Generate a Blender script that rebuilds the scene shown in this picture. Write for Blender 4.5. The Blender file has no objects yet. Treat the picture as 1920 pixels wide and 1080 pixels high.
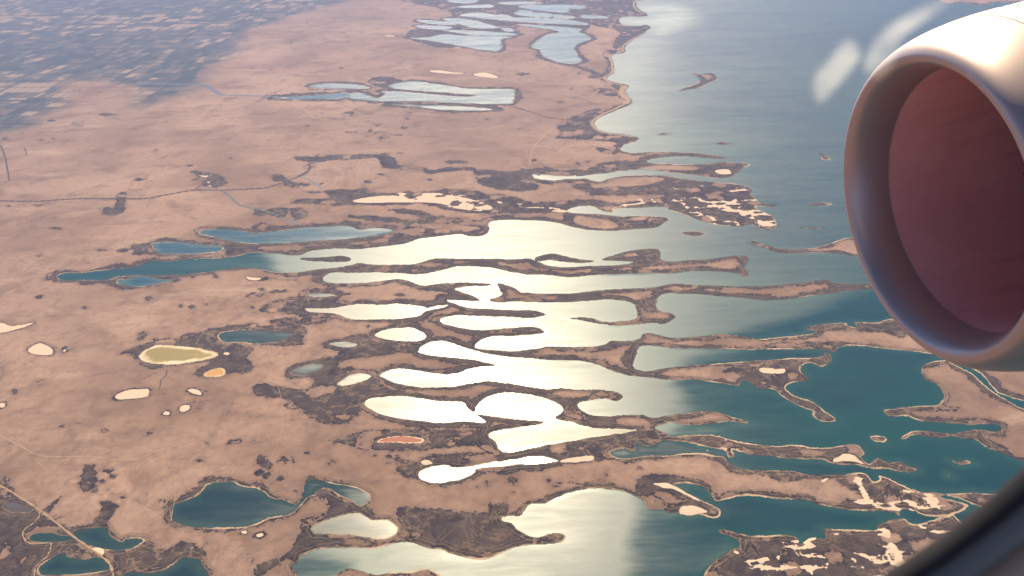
import bpy, bmesh, math, random
import numpy as np
from mathutils import Vector, Matrix

C = bpy.context.scene
COL = C.collection
H = 9000.0                      # height of the aircraft above the plain; the seat is the origin
PITCH, ROLL, FPX = -30.0, -2.0, 1480.0

# ---------------------------------------------------------------- camera
def cam_axes():
    p, r = math.radians(PITCH), math.radians(ROLL)
    R = Vector((1, 0, 0)); F = Vector((0, math.cos(p), math.sin(p))); U = R.cross(F)
    return math.cos(r)*R + math.sin(r)*U, -math.sin(r)*R + math.cos(r)*U, F
CR, CU, CF = cam_axes()
cd = bpy.data.cameras.new('camera')
cam = bpy.data.objects.new('camera', cd); COL.objects.link(cam)
cam.matrix_world = Matrix(((CR.x, CU.x, -CF.x, 0), (CR.y, CU.y, -CF.y, 0), (CR.z, CU.z, -CF.z, 0), (0, 0, 0, 1)))
cd.sensor_width = 36.0; cd.lens = FPX/1920*36.0
cd.clip_start = 0.02; cd.clip_end = 2.0e6
cd.dof.use_dof = True; cd.dof.focus_distance = 60.0; cd.dof.aperture_fstop = 14.0
C.camera = cam
def sight(px, py):
    """direction of the line of sight through a pixel of the 1920x1080 picture"""
    return (px-960)/FPX*CR - (py-540)/FPX*CU + CF

# ---------------------------------------------------------------- sky, sun, exposure
SUN_AT = sight(905, 830).normalized()            # the glint lies here, so the sun is mirrored above it
SUN_DIR = Vector((SUN_AT.x, SUN_AT.y, -SUN_AT.z))
SUN_EL = math.asin(SUN_DIR.z); SUN_AZ = math.atan2(SUN_DIR.x, SUN_DIR.y)
w = bpy.data.worlds.new('World'); C.world = w; w.use_nodes = True
nt = w.node_tree; nt.nodes.clear()
sky = nt.nodes.new('ShaderNodeTexSky'); sky.sky_type = 'NISHITA'; sky.sun_disc = False
sky.sun_elevation = SUN_EL; sky.sun_rotation = SUN_AZ; sky.altitude = 9000; sky.dust_density = 0.6
bg = nt.nodes.new('ShaderNodeBackground'); bg.inputs['Strength'].default_value = 0.06
wo = nt.nodes.new('ShaderNodeOutputWorld')
nt.links.new(sky.outputs[0], bg.inputs[0]); nt.links.new(bg.outputs[0], wo.inputs[0])
sd = bpy.data.lights.new('sun', 'SUN'); sd.energy = 5.0; sd.angle = math.radians(0.53); sd.color = (1.0, 0.83, 0.575)
sun = bpy.data.objects.new('sun', sd); COL.objects.link(sun)
sun.rotation_euler = SUN_DIR.to_track_quat('Z', 'Y').to_euler()
C.view_settings.view_transform = 'Standard'; C.view_settings.look = 'None'
C.view_settings.exposure = 1.28; C.view_settings.gamma = 1.0
C.cycles.max_bounces = 6; C.cycles.volume_bounces = 0; C.cycles.transparent_max_bounces = 16
# ---------------------------------------------------------------- survey of the ground: outlines read off in
# sight-line pixels (1920x1080) and laid down on the plain 9 km below as world coordinates.
# W name type outline = water body; L = land inside it; M = marsh growth; P = dry patch in marsh; S = salt crust
WATER = '''
sea s 1212,-40 1212,-4 1195,2 1193,10 1200,19 1211,25 1214,30 1190,31 1167,32 1160,37 1170,47 1197,49 1210,46 1219,51 1210,61 1190,72 1176,82 1171,90 1172,99 1151,101 1146,107 1151,120 1150,137 1136,147 1150,154 1179,160 1171,170 1175,180 1185,187 1180,196 1155,207 1131,217 1115,227 1117,237 1131,246 1160,251 1185,255 1197,259 1190,265 1169,272 1165,282 1185,287 1200,286 1235,285 1285,286 1322,289 1360,296 1340,297 1305,294 1270,293 1225,297 1212,302 1222,307 1247,307 1285,309 1330,308 1360,304 1395,306 1406,308 1395,314 1386,320 1372,330 1345,334 1310,329 1297,327 1260,323 1230,319 1197,317 1170,320 1135,324 1105,328 1085,330 1050,330 1000,326 1004,334 1035,339 1060,336 1095,335 1110,339 1125,341 1140,335 1165,331 1197,329 1230,329 1260,331 1297,338 1340,342 1385,346 1410,355 1409,365 1422,377 1437,383 1459,384 1440,387 1416,388 1436,400 1450,408 1457,420 1447,431 1425,428 1411,420 1385,425 1347,421 1320,416 1310,412 1290,405 1277,399 1255,393 1250,388 1230,387 1190,390 1152,391 1148,398 1130,395 1110,386 1085,386 1062,395 1080,400 1110,401 1150,405 1185,405 1235,407 1252,411 1240,420 1225,426 1177,430 1145,432 1100,430 1075,425 1040,417 1000,413 960,412 917,416 916,432 905,441 880,442 860,439 830,442 792,446 767,454 745,459 692,464 675,467 630,466 580,470 562,478 525,477 480,474 455,478 422,484 362,486 312,490 282,491 250,501 195,506 150,511 120,512 105,520 125,527 150,526 195,526 217,520 250,516 287,515 337,516 375,512 425,505 462,502 480,503 517,510 555,511 592,506 630,502 660,497 672,493 705,497 767,496 795,491 817,485 842,485 880,485 960,486 990,485 1005,490 1030,499 1072,502 1110,499 1155,498 1185,495 1215,493 1240,491 1270,490 1330,486 1360,482 1398,480 1402,492 1396,502 1402,514 1398,522 1375,511 1310,508 1260,512 1210,512 1160,513 1110,515 1072,519 1035,516 997,514 960,510 917,501 867,498 842,502 805,511 780,514 750,511 717,510 655,511 620,512 605,520 608,527 630,532 667,531 705,529 742,524 767,527 792,535 830,533 862,530 905,531 919,533 908,536 880,537 852,541 870,549 890,557 898,563 880,563 852,562 838,562 842,567 856,571 880,577 905,579 960,582 1000,583 1023,590 990,596 960,594 905,592 855,591 830,596 826,601 836,609 867,616 892,620 930,617 960,615 1000,614 1019,621 1008,625 960,629 930,630 905,635 891,645 892,653 917,656 955,659 1010,654 1030,650 1085,652 1132,647 1148,639 1185,640 1202,635 1208,627 1225,626 1260,635 1310,632 1360,627 1410,634 1440,635 1490,630 1524,626 1530,620 1512,615 1552,607 1587,606 1590,611 1608,615 1604,605 1635,606 1665,600 1685,599 1730,590 1800,580 2100,560 2400,500 2400,800 2100,800 1990,790 1920,768 1902,760 1865,737 1827,705 1800,690 1755,666 1740,662 1665,655 1602,647 1572,651 1564,660 1550,656 1490,654 1435,655 1335,654 1260,652 1215,647 1197,650 1190,672 1188,687 1197,694 1225,695 1260,690 1297,685 1347,682 1410,677 1440,676 1490,672 1540,670 1547,662 1556,665 1558,676 1540,687 1522,680 1502,687 1506,702 1517,711 1495,716 1478,720 1474,730 1490,742 1520,752 1540,765 1548,772 1567,785 1562,791 1540,790 1525,780 1524,770 1502,762 1465,742 1450,730 1422,726 1396,712 1385,723 1360,720 1322,715 1297,711 1260,712 1210,707 1172,702 1135,690 1110,680 1072,676 1035,675 985,671 960,669 930,665 905,661 867,650 842,642 825,639 805,641 790,649 785,655 787,661 805,665 842,671 885,674 910,679 932,685 905,688 880,692 855,700 827,702 792,697 762,690 742,691 722,697 712,704 722,710 742,719 767,724 805,727 855,725 880,720 917,716 960,720 985,724 1025,731 1035,729 1060,727 1085,731 1122,731 1150,734 1168,742 1155,751 1135,747 1110,749 1085,755 1085,765 1097,775 1122,782 1150,782 1172,780 1205,780 1225,784 1247,781 1285,776 1322,771 1347,774 1372,782 1403,790 1398,794 1365,790 1322,795 1285,796 1260,792 1235,797 1228,803 1240,810 1262,820 1285,817 1335,817 1385,829 1440,836 1490,836 1540,841 1590,834 1610,836 1620,849 1614,858 1630,872 1645,861 1665,869 1690,868 1703,876 1720,880 1702,885 1665,878 1637,878 1610,871 1575,870 1555,866 1540,860 1477,859 1440,854 1405,851 1373,842 1376,855 1365,858 1358,843 1317,836 1290,830 1266,827 1285,834 1315,842 1347,850 1358,858 1370,870 1390,880 1440,883 1485,884 1515,891 1565,892 1602,889 1622,890 1637,905 1650,900 1647,892 1665,897 1690,910 1727,924 1765,926 1815,940 1850,955 1920,985 2100,1050 2400,1050 2400,1250 2000,1250 1810,990 1777,969 1752,975 1725,982 1707,982 1695,974 1670,976 1647,987 1640,996 1577,993 1545,992 1548,1010 1520,1010 1500,1022 1495,1010 1477,1005 1440,1006 1397,1005 1367,995 1347,996 1370,1005 1385,1012 1387,1027 1372,1032 1342,1052 1320,1080 1300,1120 1200,1150 900,1150 840,1090 817,1072 792,1067 772,1072 735,1074 700,1077 680,1072 655,1067 635,1076 600,1090 560,1085 555,1072 547,1060 560,1052 566,1040 597,1031 620,1027 640,1026 665,1026 692,1029 717,1025 742,1017 775,1017 800,1026 830,1030 842,1037 867,1045 902,1049 930,1040 955,1030 992,1021 1022,1020 1052,1016 1060,1006 1050,1000 1030,1000 1015,1006 997,1007 972,995 960,982 942,977 941,970 957,967 976,966 985,955 997,944 1022,942 1047,930 1080,919 1110,915 1140,917 1170,921 1190,930 1202,937 1217,955 1240,956 1250,962 1272,962 1292,968 1310,963 1332,970 1347,969 1351,957 1335,947 1317,940 1297,930 1272,917 1262,908 1285,904 1310,910 1325,917 1335,931 1347,939 1397,928 1440,932 1510,937 1535,947 1580,954 1625,957 1650,958 1675,959 1686,967 1688,955 1710,956 1735,966 1777,967 1815,948 1760,930 1900,930 2300,1000 2300,900 2000,880 1920,866 1902,860 1877,848 1845,835 1827,823 1790,819 1745,819 1717,814 1693,824 1689,821 1720,808 1790,814 1830,806 1870,809 1877,801 1865,795 1827,797 1790,793 1765,792 1727,789 1702,781 1672,781 1661,775 1666,767 1722,762 1757,760 1767,750 1767,735 1755,720 1735,712 1727,700 1732,685 1760,677 1772,677 1780,670 1840,700 1930,755 2400,790 2400,300 2400,-60
lake g 684,757 687,750 697,745 717,744 730,742 767,744 792,747 830,752 867,752 877,765 889,772 892,760 910,745 935,737 960,736 997,740 1035,751 1052,762 1055,772 1042,784 1072,792 1110,800 1145,803 1202,806 1145,816 1097,824 1047,831 997,841 970,849 947,850 935,842 930,830 917,819 920,810 945,804 1000,797 1018,790 960,786 917,781 895,778 912,790 905,794 867,790 830,794 792,791 755,786 722,779 697,767
lake g 784,886 792,880 812,874 837,872 850,876 880,874 905,869 925,865 960,860 992,855 1020,856 1047,864 1035,867 1005,871 975,872 942,876 895,879 890,887 870,897 850,902 817,906 792,900 785,894
lake t 1145,850 1152,846 1172,841 1182,845 1192,842 1192,830 1202,834 1225,835 1240,826 1260,826 1285,834 1315,842 1347,850 1360,855 1345,856 1322,851 1285,851 1247,854 1210,856 1185,860 1160,859
lake b 375,437 380,432 405,430 450,432 480,436 525,432 567,427 617,424 655,424 675,430 700,427 730,430 737,435 705,442 667,447 605,451 542,455 480,457 462,456 430,451 410,445 390,441
lake b 285,460 287,455 350,454 357,457 380,459 415,462 410,472 350,476 300,476 287,465
lake b 220,530 222,524 240,524 250,520 275,519 307,524 327,524 300,532 262,537 225,534
lake t 410,631 415,624 445,619 480,620 517,621 546,626 540,634 512,642 480,645 450,641 425,642
salt_lake o 260,670 270,657 300,647 350,650 387,657 409,666 375,676 325,682 287,682
salt_lake y 384,700 410,690 422,697 420,704 390,705
salt_lake r 706,829 720,820 755,816 787,821 795,826 780,831 730,831
lake t 322,957 325,947 362,932 382,915 390,907 432,902 450,910 480,915 495,922 510,935 530,937 550,946 557,945 565,935 572,910 582,900 602,901 620,907 655,911 680,920 695,932 685,945 675,947 655,937 630,925 615,915 592,920 590,927 577,932 560,950 540,965 505,971 475,985 445,990 375,990 342,985 322,972
lake h 584,992 590,985 610,975 635,967 667,962 685,970 700,976 725,976 740,985 747,995 742,1002 720,1010 680,1007 635,1001 605,1001 590,1000
lake t 136,1000 155,992 195,989 205,1000 215,1010 227,1015 237,1010 262,1009 272,1015 250,1027 220,1032 195,1030 172,1025 155,1015
lake t 57,1007 70,1001 97,999 112,1005 140,1007 135,1012 95,1015 62,1014
lake t 71,1070 77,1060 105,1042 122,1037 127,1045 160,1050 180,1045 200,1052 207,1065 187,1072 125,1077 82,1079
lake t 235,1075 275,1075 312,1065 337,1047 357,1044 375,1050 385,1065 392,1080 375,1110 240,1110
lake p 9,950 15,942 37,946 56,952 55,960 25,959
lake g 700,627 717,619 742,615 772,614 795,624 800,632 790,639 767,641 730,637 705,632
lake g 572,577 600,578 620,577 642,575 675,570 717,571 740,569 775,572 795,575 800,577 815,574 842,571 832,577 800,584 780,594 730,599 690,600 660,599 635,590 610,587 580,585
lake h 576,552 592,549 622,550 631,554 620,557 587,558
lake h 545,697 555,690 580,682 605,681 607,690 585,700 560,704
lake h 615,645 640,640 667,644 665,650 640,651
lake g 632,720 645,710 655,704 680,701 695,707 680,715 650,723
lake f 995,86 1027,64 1052,61 1035,56 997,51 962,45 990,46 1040,49 1090,54 1085,60 1100,65 1107,74 1090,80 1077,89 1082,102 1092,115 1070,120 1037,114 1014,102 1014,94
lake f 730,160 755,154 780,152 830,159 880,166 955,167 965,172 962,190 950,195 880,194 780,190 710,190 667,186 655,184 660,175 680,175 707,184 722,175 712,171 742,171 805,176 867,181 892,179 855,175 780,170 740,166
lake f 730,196 780,197 855,199 930,205 905,207 830,206 780,200
lake f 580,161 605,157 640,156 680,160 692,166 655,166 600,166
lake b 520,183 600,178 640,174 656,176 652,184 600,186 540,186
pond f 767,71 800,70 830,64 865,66 960,69 940,74 942,85 935,96 900,93 850,84 800,76
pond f 835,58 855,56 962,62 960,67 890,66
pond f 783,37 850,42 850,47 800,44
pond f 830,35 880,36 930,49 940,53 900,54 870,48
pond f 860,30 893,23 960,33 958,40 890,33
pond f 780,47 850,50 830,56 790,53
pond f 855,12 905,8 925,10 920,15 870,15
pond f 840,0 895,0 885,6 850,5
pond f 965,26 976,19 1000,22 993,31
pond f 1002,23 1037,26 1032,33 994,31
pond f 1040,26 1077,31 1072,35 1037,33
pond f 962,33 1000,33 1060,36 1098,43 1097,47 1040,45 965,40
pond f 1030,8 1096,11 1090,17 1045,14
pond f 972,11 1030,9 1065,17 1060,24 1010,20 985,16
pond f 1092,27 1140,31 1135,35 1095,34
pond f 905,33 940,27 960,32 955,37
pond f 940,52 962,53 962,60 945,58
pond f 930,5 975,2 1020,6 960,9
pond t 998,327 1012,326 1022,331 1010,334
'''
LAND = '''
565,484 600,483 640,480 657,484 650,490 600,490 570,488
1003,487 1012,480 1035,476 1055,480 1085,486 1112,490 1090,493 1055,490 1030,487 1012,489
1130,487 1155,478 1185,470 1222,467 1236,470 1238,485 1247,492 1215,497 1180,497 1190,490 1160,489
934,531 950,535 965,540 978,548 1010,550 1072,550 1135,544 1205,541 1240,537 1262,533 1310,535 1385,537 1440,536 1502,531 1530,527 1552,525 1570,532 1640,533 1760,530 1760,540 1647,541 1590,545 1515,555 1440,562 1335,553 1272,549 1247,550 1235,556 1230,575 1240,585 1260,589 1264,596 1247,606 1222,604 1197,607 1160,610 1122,606 1097,601 1065,597 1085,595 1115,599 1135,604 1172,602 1192,597 1196,587 1192,577 1182,567 1147,561 1100,564 1060,566 1010,567 960,565 940,567 920,563 935,557 942,552 937,542
1297,135 1310,139 1335,137 1346,147 1330,156 1305,166 1270,171 1285,165 1310,156 1312,147 1307,144
1535,287 1545,290 1557,298 1543,299
1517,385 1535,381 1562,382 1545,385 1525,386
1500,428 1525,427 1550,428 1525,430
1405,452 1440,460 1465,467 1515,466 1545,460 1590,446 1640,447 1640,480 1580,477 1552,474 1502,475 1465,475 1437,468
1632,819 1660,819 1660,829 1640,826
1782,862 1797,871 1825,867 1810,863 1795,866
1777,890 1783,892 1777,894
1345,268 1360,266 1372,270 1350,271
1235,250 1258,250 1240,253
1280,437 1300,434 1325,438 1305,442
1760,-20 1770,5 1815,5 1840,10 1865,5 1920,4 2300,0 2300,-50
'''
MARSH = '''
551,294 580,295 615,297 615,292 660,290 730,292 742,305 755,311 785,312 812,321 835,315 880,314 910,317 960,320 1022,315 1045,318 1060,326 1000,345 960,357 900,347 890,330 880,320 840,322 805,326 780,317 725,316 715,306 705,296 617,302 580,304 552,299
838,302 855,300 875,303 870,306 845,306
550,379 567,374 622,372 605,361 610,357 665,357 687,355 697,362 780,360 842,356 880,357 930,366 960,368 1000,380 1060,378 1070,386 1050,396 960,400 855,397 805,387 780,382 717,385 630,385 555,381
567,360 605,359 600,362 570,362
660,405 717,407 775,412 780,406 730,395 780,394 830,406 905,415 915,432 885,442 880,435 892,427 842,420 730,419 665,410
742,427 762,425 840,430 842,437 767,450 705,460 680,464 742,445
480,391 500,393 540,390 530,410 505,404 480,408
545,395 560,390 582,395 575,408 550,412
480,420 520,423 570,425 620,420 650,413 680,418 660,426 600,426 540,432 480,434
507,330 520,326 532,330 545,340 580,347 560,352 540,350 525,340 512,338
360,322 385,323 410,327 428,343 405,352 385,350 375,340 362,338 375,332
218,365 240,361 234,378 241,387 225,403 205,406 192,398 198,390 215,388
490,180 540,177 600,173 660,176 655,186 600,186 530,183
690,152 712,143 760,152 735,158 725,165 700,160
540,187 640,189 640,190 545,189
1042,238 1060,225 1100,208 1125,205 1113,222 1107,230 1122,245 1160,256 1192,260 1190,268 1160,272 1150,268 1100,262 1040,261 1052,252
1132,97 1160,95 1150,100 1142,108 1147,120 1145,140 1132,147 1097,146 1110,137 1067,123 1072,120 1110,132 1130,137 1138,120
1100,40 1135,-5 1182,-2 1208,24 1160,30 1150,38 1170,50 1212,48 1208,62 1175,80 1155,92 1150,75 1165,62 1135,52 1100,45
760,-5 1110,-10 1100,55 1060,50 960,48 850,90 780,78 765,60 800,50 850,30 820,15
1110,170 1130,165 1157,172 1155,180 1130,178
1147,159 1166,161 1161,170 1155,168
1115,278 1130,277 1158,285 1150,290 1125,285
1130,303 1190,301 1230,285 1290,285 1340,290 1405,307 1385,322 1360,333 1260,326 1200,319 1135,325 1060,328 1040,322 1080,318 1100,320 1105,315 1120,312
1240,337 1300,334 1400,345 1440,385 1460,420 1380,428 1310,417 1260,398 1200,391 1120,387 1090,400 1000,397 960,390 965,375 1000,380 1060,377 1120,377 1150,383 1240,370 1230,365 1130,367 1100,362 1130,352 1200,350 1225,345
1072,350 1085,344 1110,347 1105,357 1085,357
960,343 1000,346 1010,352 985,358 960,358
1060,400 1130,404 1252,406 1225,426 1180,431 1140,432 1100,430 1060,417
485,580 512,567 555,555 580,545 635,550 670,551 630,560 655,565 620,575 570,577 567,590 530,587 492,587
512,600 567,595 617,600 585,609 517,607
605,645 640,635 687,625 705,640 780,642 787,662 705,667 655,675 640,690 705,690 715,715 732,737 690,745 680,770 642,800 595,790 555,767 520,757 542,755 480,740 480,722 540,725 580,730 585,704 545,712 530,700 555,680 600,672 630,665 635,650
547,613 569,614 567,646 517,647 545,635
250,650 300,638 345,627 387,620 475,605 480,618 415,620 405,632 425,645 480,650 462,667 475,690 437,705 375,707 372,692 390,680 325,687 262,684 248,667 220,664
625,822 680,810 730,806 905,808 920,815 935,845 910,850 892,837 830,843 705,847 642,837
742,855 780,867 817,850 905,847 955,855 930,864 850,870 800,874 784,886 785,900 760,897 742,875
742,960 750,952 830,955 905,960 917,945 955,948 955,967 940,972 962,985 972,998 995,1010 1052,1000 1050,1015 990,1022 955,1032 900,1049 850,1040 800,1024 760,1012 742,1010 748,990
590,925 615,917 655,940 690,950 700,970 670,962 610,975 570,995 567,975 600,965 620,950
567,1000 600,1003 680,1010 730,1015 705,1027 630,1027 562,1042 517,1062 480,1085 480,1060 542,1035
0,905 30,925 60,945 75,957 110,985 135,1000 150,1018 200,1050 215,1090 0,1090
75,957 115,930 112,945 95,965 85,962
185,940 225,950 212,958 200,982 175,980 190,965
215,1060 240,1030 275,1010 300,1035 350,1010 400,1050 370,1045 312,1064 240,1078
1316,1090 1342,1050 1387,1027 1385,1010 1350,994 1440,1004 1500,1008 1560,990 1640,996 1660,976 1690,972 1740,982 1777,968 1830,990 1900,1100
1145,816 1205,806 1240,808 1265,821 1335,815 1440,834 1540,840 1610,835 1620,850 1640,862 1720,880 1640,880 1540,862 1440,856 1372,842 1310,836 1266,827 1195,832 1190,845 1150,848
970,849 1050,830 1145,815 1150,850 1160,860 1100,868 1050,862 1000,855
1346,700 1385,685 1400,680 1470,672 1545,664 1557,670 1540,688 1505,690 1515,711 1480,718 1475,732 1540,765 1566,786 1540,790 1500,762 1450,730 1397,712 1375,700
1025,731 1060,727 1122,731 1168,742 1140,750 1105,750 1087,765 1125,783 1225,784 1340,771 1400,790 1322,796 1230,800 1130,804 1045,786 1056,770 1040,752
1182,565 1235,553 1230,576 1265,595 1222,605 1150,611 1064,597 1130,603 1185,600 1194,585
840,548 870,550 900,564 875,561 845,560
1190,900 1230,890 1290,895 1330,908 1350,937 1317,943 1350,960 1340,970 1250,963 1215,956 1195,935
1563,892 1625,890 1645,905 1690,912 1765,926 1830,955 1775,967 1690,965 1620,957 1560,950 1590,935 1620,945 1600,920 1575,910
1440,883 1565,893 1560,900 1500,902 1450,898
1497,615 1530,612 1600,605 1690,598 1710,620 1690,635 1660,625 1600,618 1540,622
1510,640 1560,640 1620,645 1600,649 1540,652 1505,652
1732,685 1760,678 1770,685 1740,692 1733,705 1755,718 1775,735 1778,748 1768,748 1750,722 1728,705
1665,768 1760,760 1800,763 1795,772 1740,770 1680,778
1130,487 1155,478 1185,470 1222,467 1236,470 1238,485 1247,493 1215,497 1180,497
1003,487 1012,480 1035,476 1055,480 1085,486 1112,490 1090,493 1055,490 1030,487 1012,489
1372,482 1400,480 1404,515 1385,512 1395,500
1330,575 1345,573 1360,577 1345,579
1395,640 1402,637 1420,643 1480,642 1490,650 1440,653
792,481 825,484 850,487 842,500 800,508 760,505 772,497 800,494
420,455 440,452 465,452 480,455 478,470 440,485 425,482
248,460 285,455 275,465 300,478 262,478 250,470
160,1030 250,1030 280,1020 270,1040 220,1060 200,1050
'''
DRY = '''
1037,737 1060,733 1100,735 1108,740 1090,745 1065,746 1045,742
1118,737 1130,735 1142,742 1130,744 1120,742
1155,790 1165,784 1205,784 1220,797 1200,799 1165,797
1060,779 1080,776 1092,784 1085,787
1240,790 1300,786 1330,776 1350,778 1368,788 1330,790 1290,794
1203,578 1205,578 1215,587 1240,585 1252,590 1250,597 1215,597 1203,592
1170,478 1190,475 1195,480 1175,482
1200,314 1240,310 1310,313 1300,320 1250,319 1210,318
1140,337 1200,332 1240,335 1235,342 1190,348 1150,348
1080,405 1110,408 1145,415 1160,425 1130,430 1080,420
1180,410 1215,404 1210,412 1190,414
1500,845 1520,843 1545,850 1530,856 1505,853
1225,925 1250,923 1270,937 1290,938 1260,945 1240,935
1480,700 1495,702 1492,711 1482,711
1405,684 1430,682 1420,688
630,780 650,778 655,785 640,787
790,495 810,493 830,495 815,501 795,500
1032,840 1040,828 1060,832 1055,848 1035,848
120,905 135,895 150,898 140,910
1470,1060 1490,1055 1500,1070 1480,1080
1550,1040 1570,1035 1580,1050 1560,1055
1650,1005 1680,1000 1690,1015 1665,1020
'''
SALT = '''
-30,604 0,606 25,612 62,606 37,617 0,625 -30,626
53,656 70,645 82,646 100,656 96,666 67,665
117,659 123,655 125,659 120,661
217,742 242,732 275,730 280,737 272,746 225,749
352,733 365,729 378,739 372,741
335,770 340,762 355,760 357,767 345,774
304,778 310,772 318,773 317,779
0,758 8,757 10,762 2,765
419,663 426,661 431,664 425,667
662,377 692,370 742,367 772,372 805,363 835,366 875,372 910,382 925,392 890,394 855,389 817,381 755,380 680,381
790,178 793,177 793,179
803,133 825,132 850,136 870,137 860,139 820,137
886,141 905,136 925,140 935,146 915,146
717,66 740,67 739,69 725,68
370,329 392,330 385,333
386,342 392,341 393,344
387,348 396,348 395,351
575,546 578,545 579,547
1050,864 1075,858 1110,854 1113,862 1100,866 1060,868
1450,695 1470,692 1472,699 1455,702
1425,693 1440,691 1465,697 1455,701 1430,699
1560,866 1580,852 1600,853 1615,866 1635,876 1610,868 1580,866
1667,882 1680,890 1672,894
1385,1045 1400,1035 1420,1055 1445,1058 1430,1070 1400,1065
1515,1012 1535,1010 1545,1022 1530,1020
1280,950 1300,948 1320,955 1325,962 1290,966 1275,962
1222,906 1250,905 1280,918 1310,936 1312,942 1290,930 1260,918 1230,912
480,1003 490,1000 495,1006 485,1008
452,998 462,997 460,1002
185,1025 195,1030 192,1040 170,1030
1597,1048 1605,1052 1600,1058
790,866 805,864 812,870 795,872
1340,320 1365,318 1370,326 1350,327
1655,888 1665,892 1660,896
463,519 475,521 495,522 480,526 465,524
'''
# wet marsh threaded by salt, drawn by branching noise inside these outlines
VEIN = '''
1255,375 1290,360 1350,365 1400,345 1415,370 1440,385 1460,420 1400,424 1340,420 1290,408
960,384 1000,392 1050,398 1110,403 1120,397 1060,394 1000,384
740,366 800,362 900,370 950,385 920,396 850,390
1000,326 1060,331 1085,328 1060,334 1000,332
1330,1090 1400,1020 1500,1010 1600,1000 1750,985 1830,1000 1850,1100
1540,905 1600,895 1660,915 1760,930 1810,950 1700,958 1600,940
1140,388 1200,370 1260,352 1320,342 1300,365 1250,380 1190,390
'''
NORIM = '560,415 900,400 1180,425 1480,470 1640,520 1400,570 1280,700 1260,790 1150,830 1050,900 760,920 640,800 520,660 540,560'
CALM = '''1165,1300 1178,1070 1205,935 1255,790 1285,735 1300,672 1420,630 1560,575 1640,545 2200,440 2500,700 2500,1300
60,545 95,500 260,475 440,460 490,470 505,530 300,550
520,1030 680,1030 690,1060 640,1110 520,1110'''
PLUME = '1195,15 1250,6 1290,14 1308,32 1294,48 1262,58 1236,66 1216,52 1180,44 1175,36 1215,32'
COASTAL = '1185,70 1250,75 1240,150 1235,220 1270,275 1190,278 1105,245 1120,215 1170,190 1140,150 1140,105'
FARM = '-400,-60 800,-60 640,5 535,35 480,52 425,108 372,158 340,175 262,200 255,170 195,152 130,150 125,170 130,203 65,222 62,236 0,252 -200,300 -600,330'
# cx,cy,rx,ry of scrub clumps standing on the plain
CLUMPS = '''165,877,9,5 172,888,8,4 158,897,10,6 138,903,8,4 176,899,5,8 160,915,8,6 178,917,7,6 201,884,8,5 211,894,8,4 191,904,4,3 201,917,5,4 213,926,4,4 230,933,5,3 81,908,4,4 388,830,9,6 442,828,11,5 489,863,9,8 500,870,7,7 532,863,8,7 550,864,5,9 576,848,6,4 625,868,8,6 727,858,7,4 727,869,9,4 765,907,7,5 895,913,7,6 912,905,8,9 964,902,8,8 620,871,7,4 528,896,5,4 485,887,4,4 498,894,3,3 375,865,8,3 338,573,5,3 359,575,4,2 388,571,6,2 390,575,5,2 402,570,4,2 474,578,6,4 463,556,5,3 475,550,4,3 447,554,3,1 275,560,5,3 267,628,7,4 260,636,4,3 160,578,4,2 75,557,5,3 28,736,6,5 200,808,8,3 290,637,4,2 235,593,2,1 310,616,2,1 412,617,2,1 125,655,6,3 655,212,14,2 735,253,20,1.6 659,248,14,1.4 762,223,5,1.3 757,240,6,1.2 695,211,5,1 639,128,5,1 68,385,7,2 105,428,8,2.5 17,387,4,2 356,311,6,1.5 260,337,12,2 305,296,5,1.5 432,297,4,1.5 690,341,5,2 600,345,5,2 602,344,6,3 633,347,5,2 806,338,4,2 770,302,3,1 500,523,6,3 402,521,4,2 405,518,9,5 496,521,22,3.5 506,514,10,2 545,526,12,2 486,520,14,5 512,549,5,2 520,547,7,1.5 532,546,4,1.5 490,554,10,2 490,543,5,2 648,551,3,1.5 750,553,10,2 690,612,6,2 1140,165,2,1 1085,138,3,1 1043,145,2,1.5 980,139,14,2 1070,168,3,1 1000,301,4,2 1103,303,3,1 1082,307,3,1 952,301,2,1 713,327,5,1 750,287,7,1 727,287,4,1 722,290,9,1.2 1210,897,3,2 1205,894,3,2 1130,897,5,3 1030,902,7,4 1050,907,9,4 1072,906,8,3 1085,909,9,3 985,927,8,4 1040,912,14,4 1070,906,9,3 965,925,6,4 1200,878,3,2 703,855,3,2 556,921,6,5 525,900,4,3 640,905,6,5 600,900,5,3 115,800,3,1.5 70,480,4,2 170,493,8,1.5 195,470,14,2.5 230,470,8,2 400,440,9,2.5 97,260,6,1.5 73,263,9,2.5 97,226,9,2 200,215,18,2.5 42,250,6,2 12,260,7,3 50,267,3,1 575,237,4,1 615,395,3,1.5'''
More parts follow.
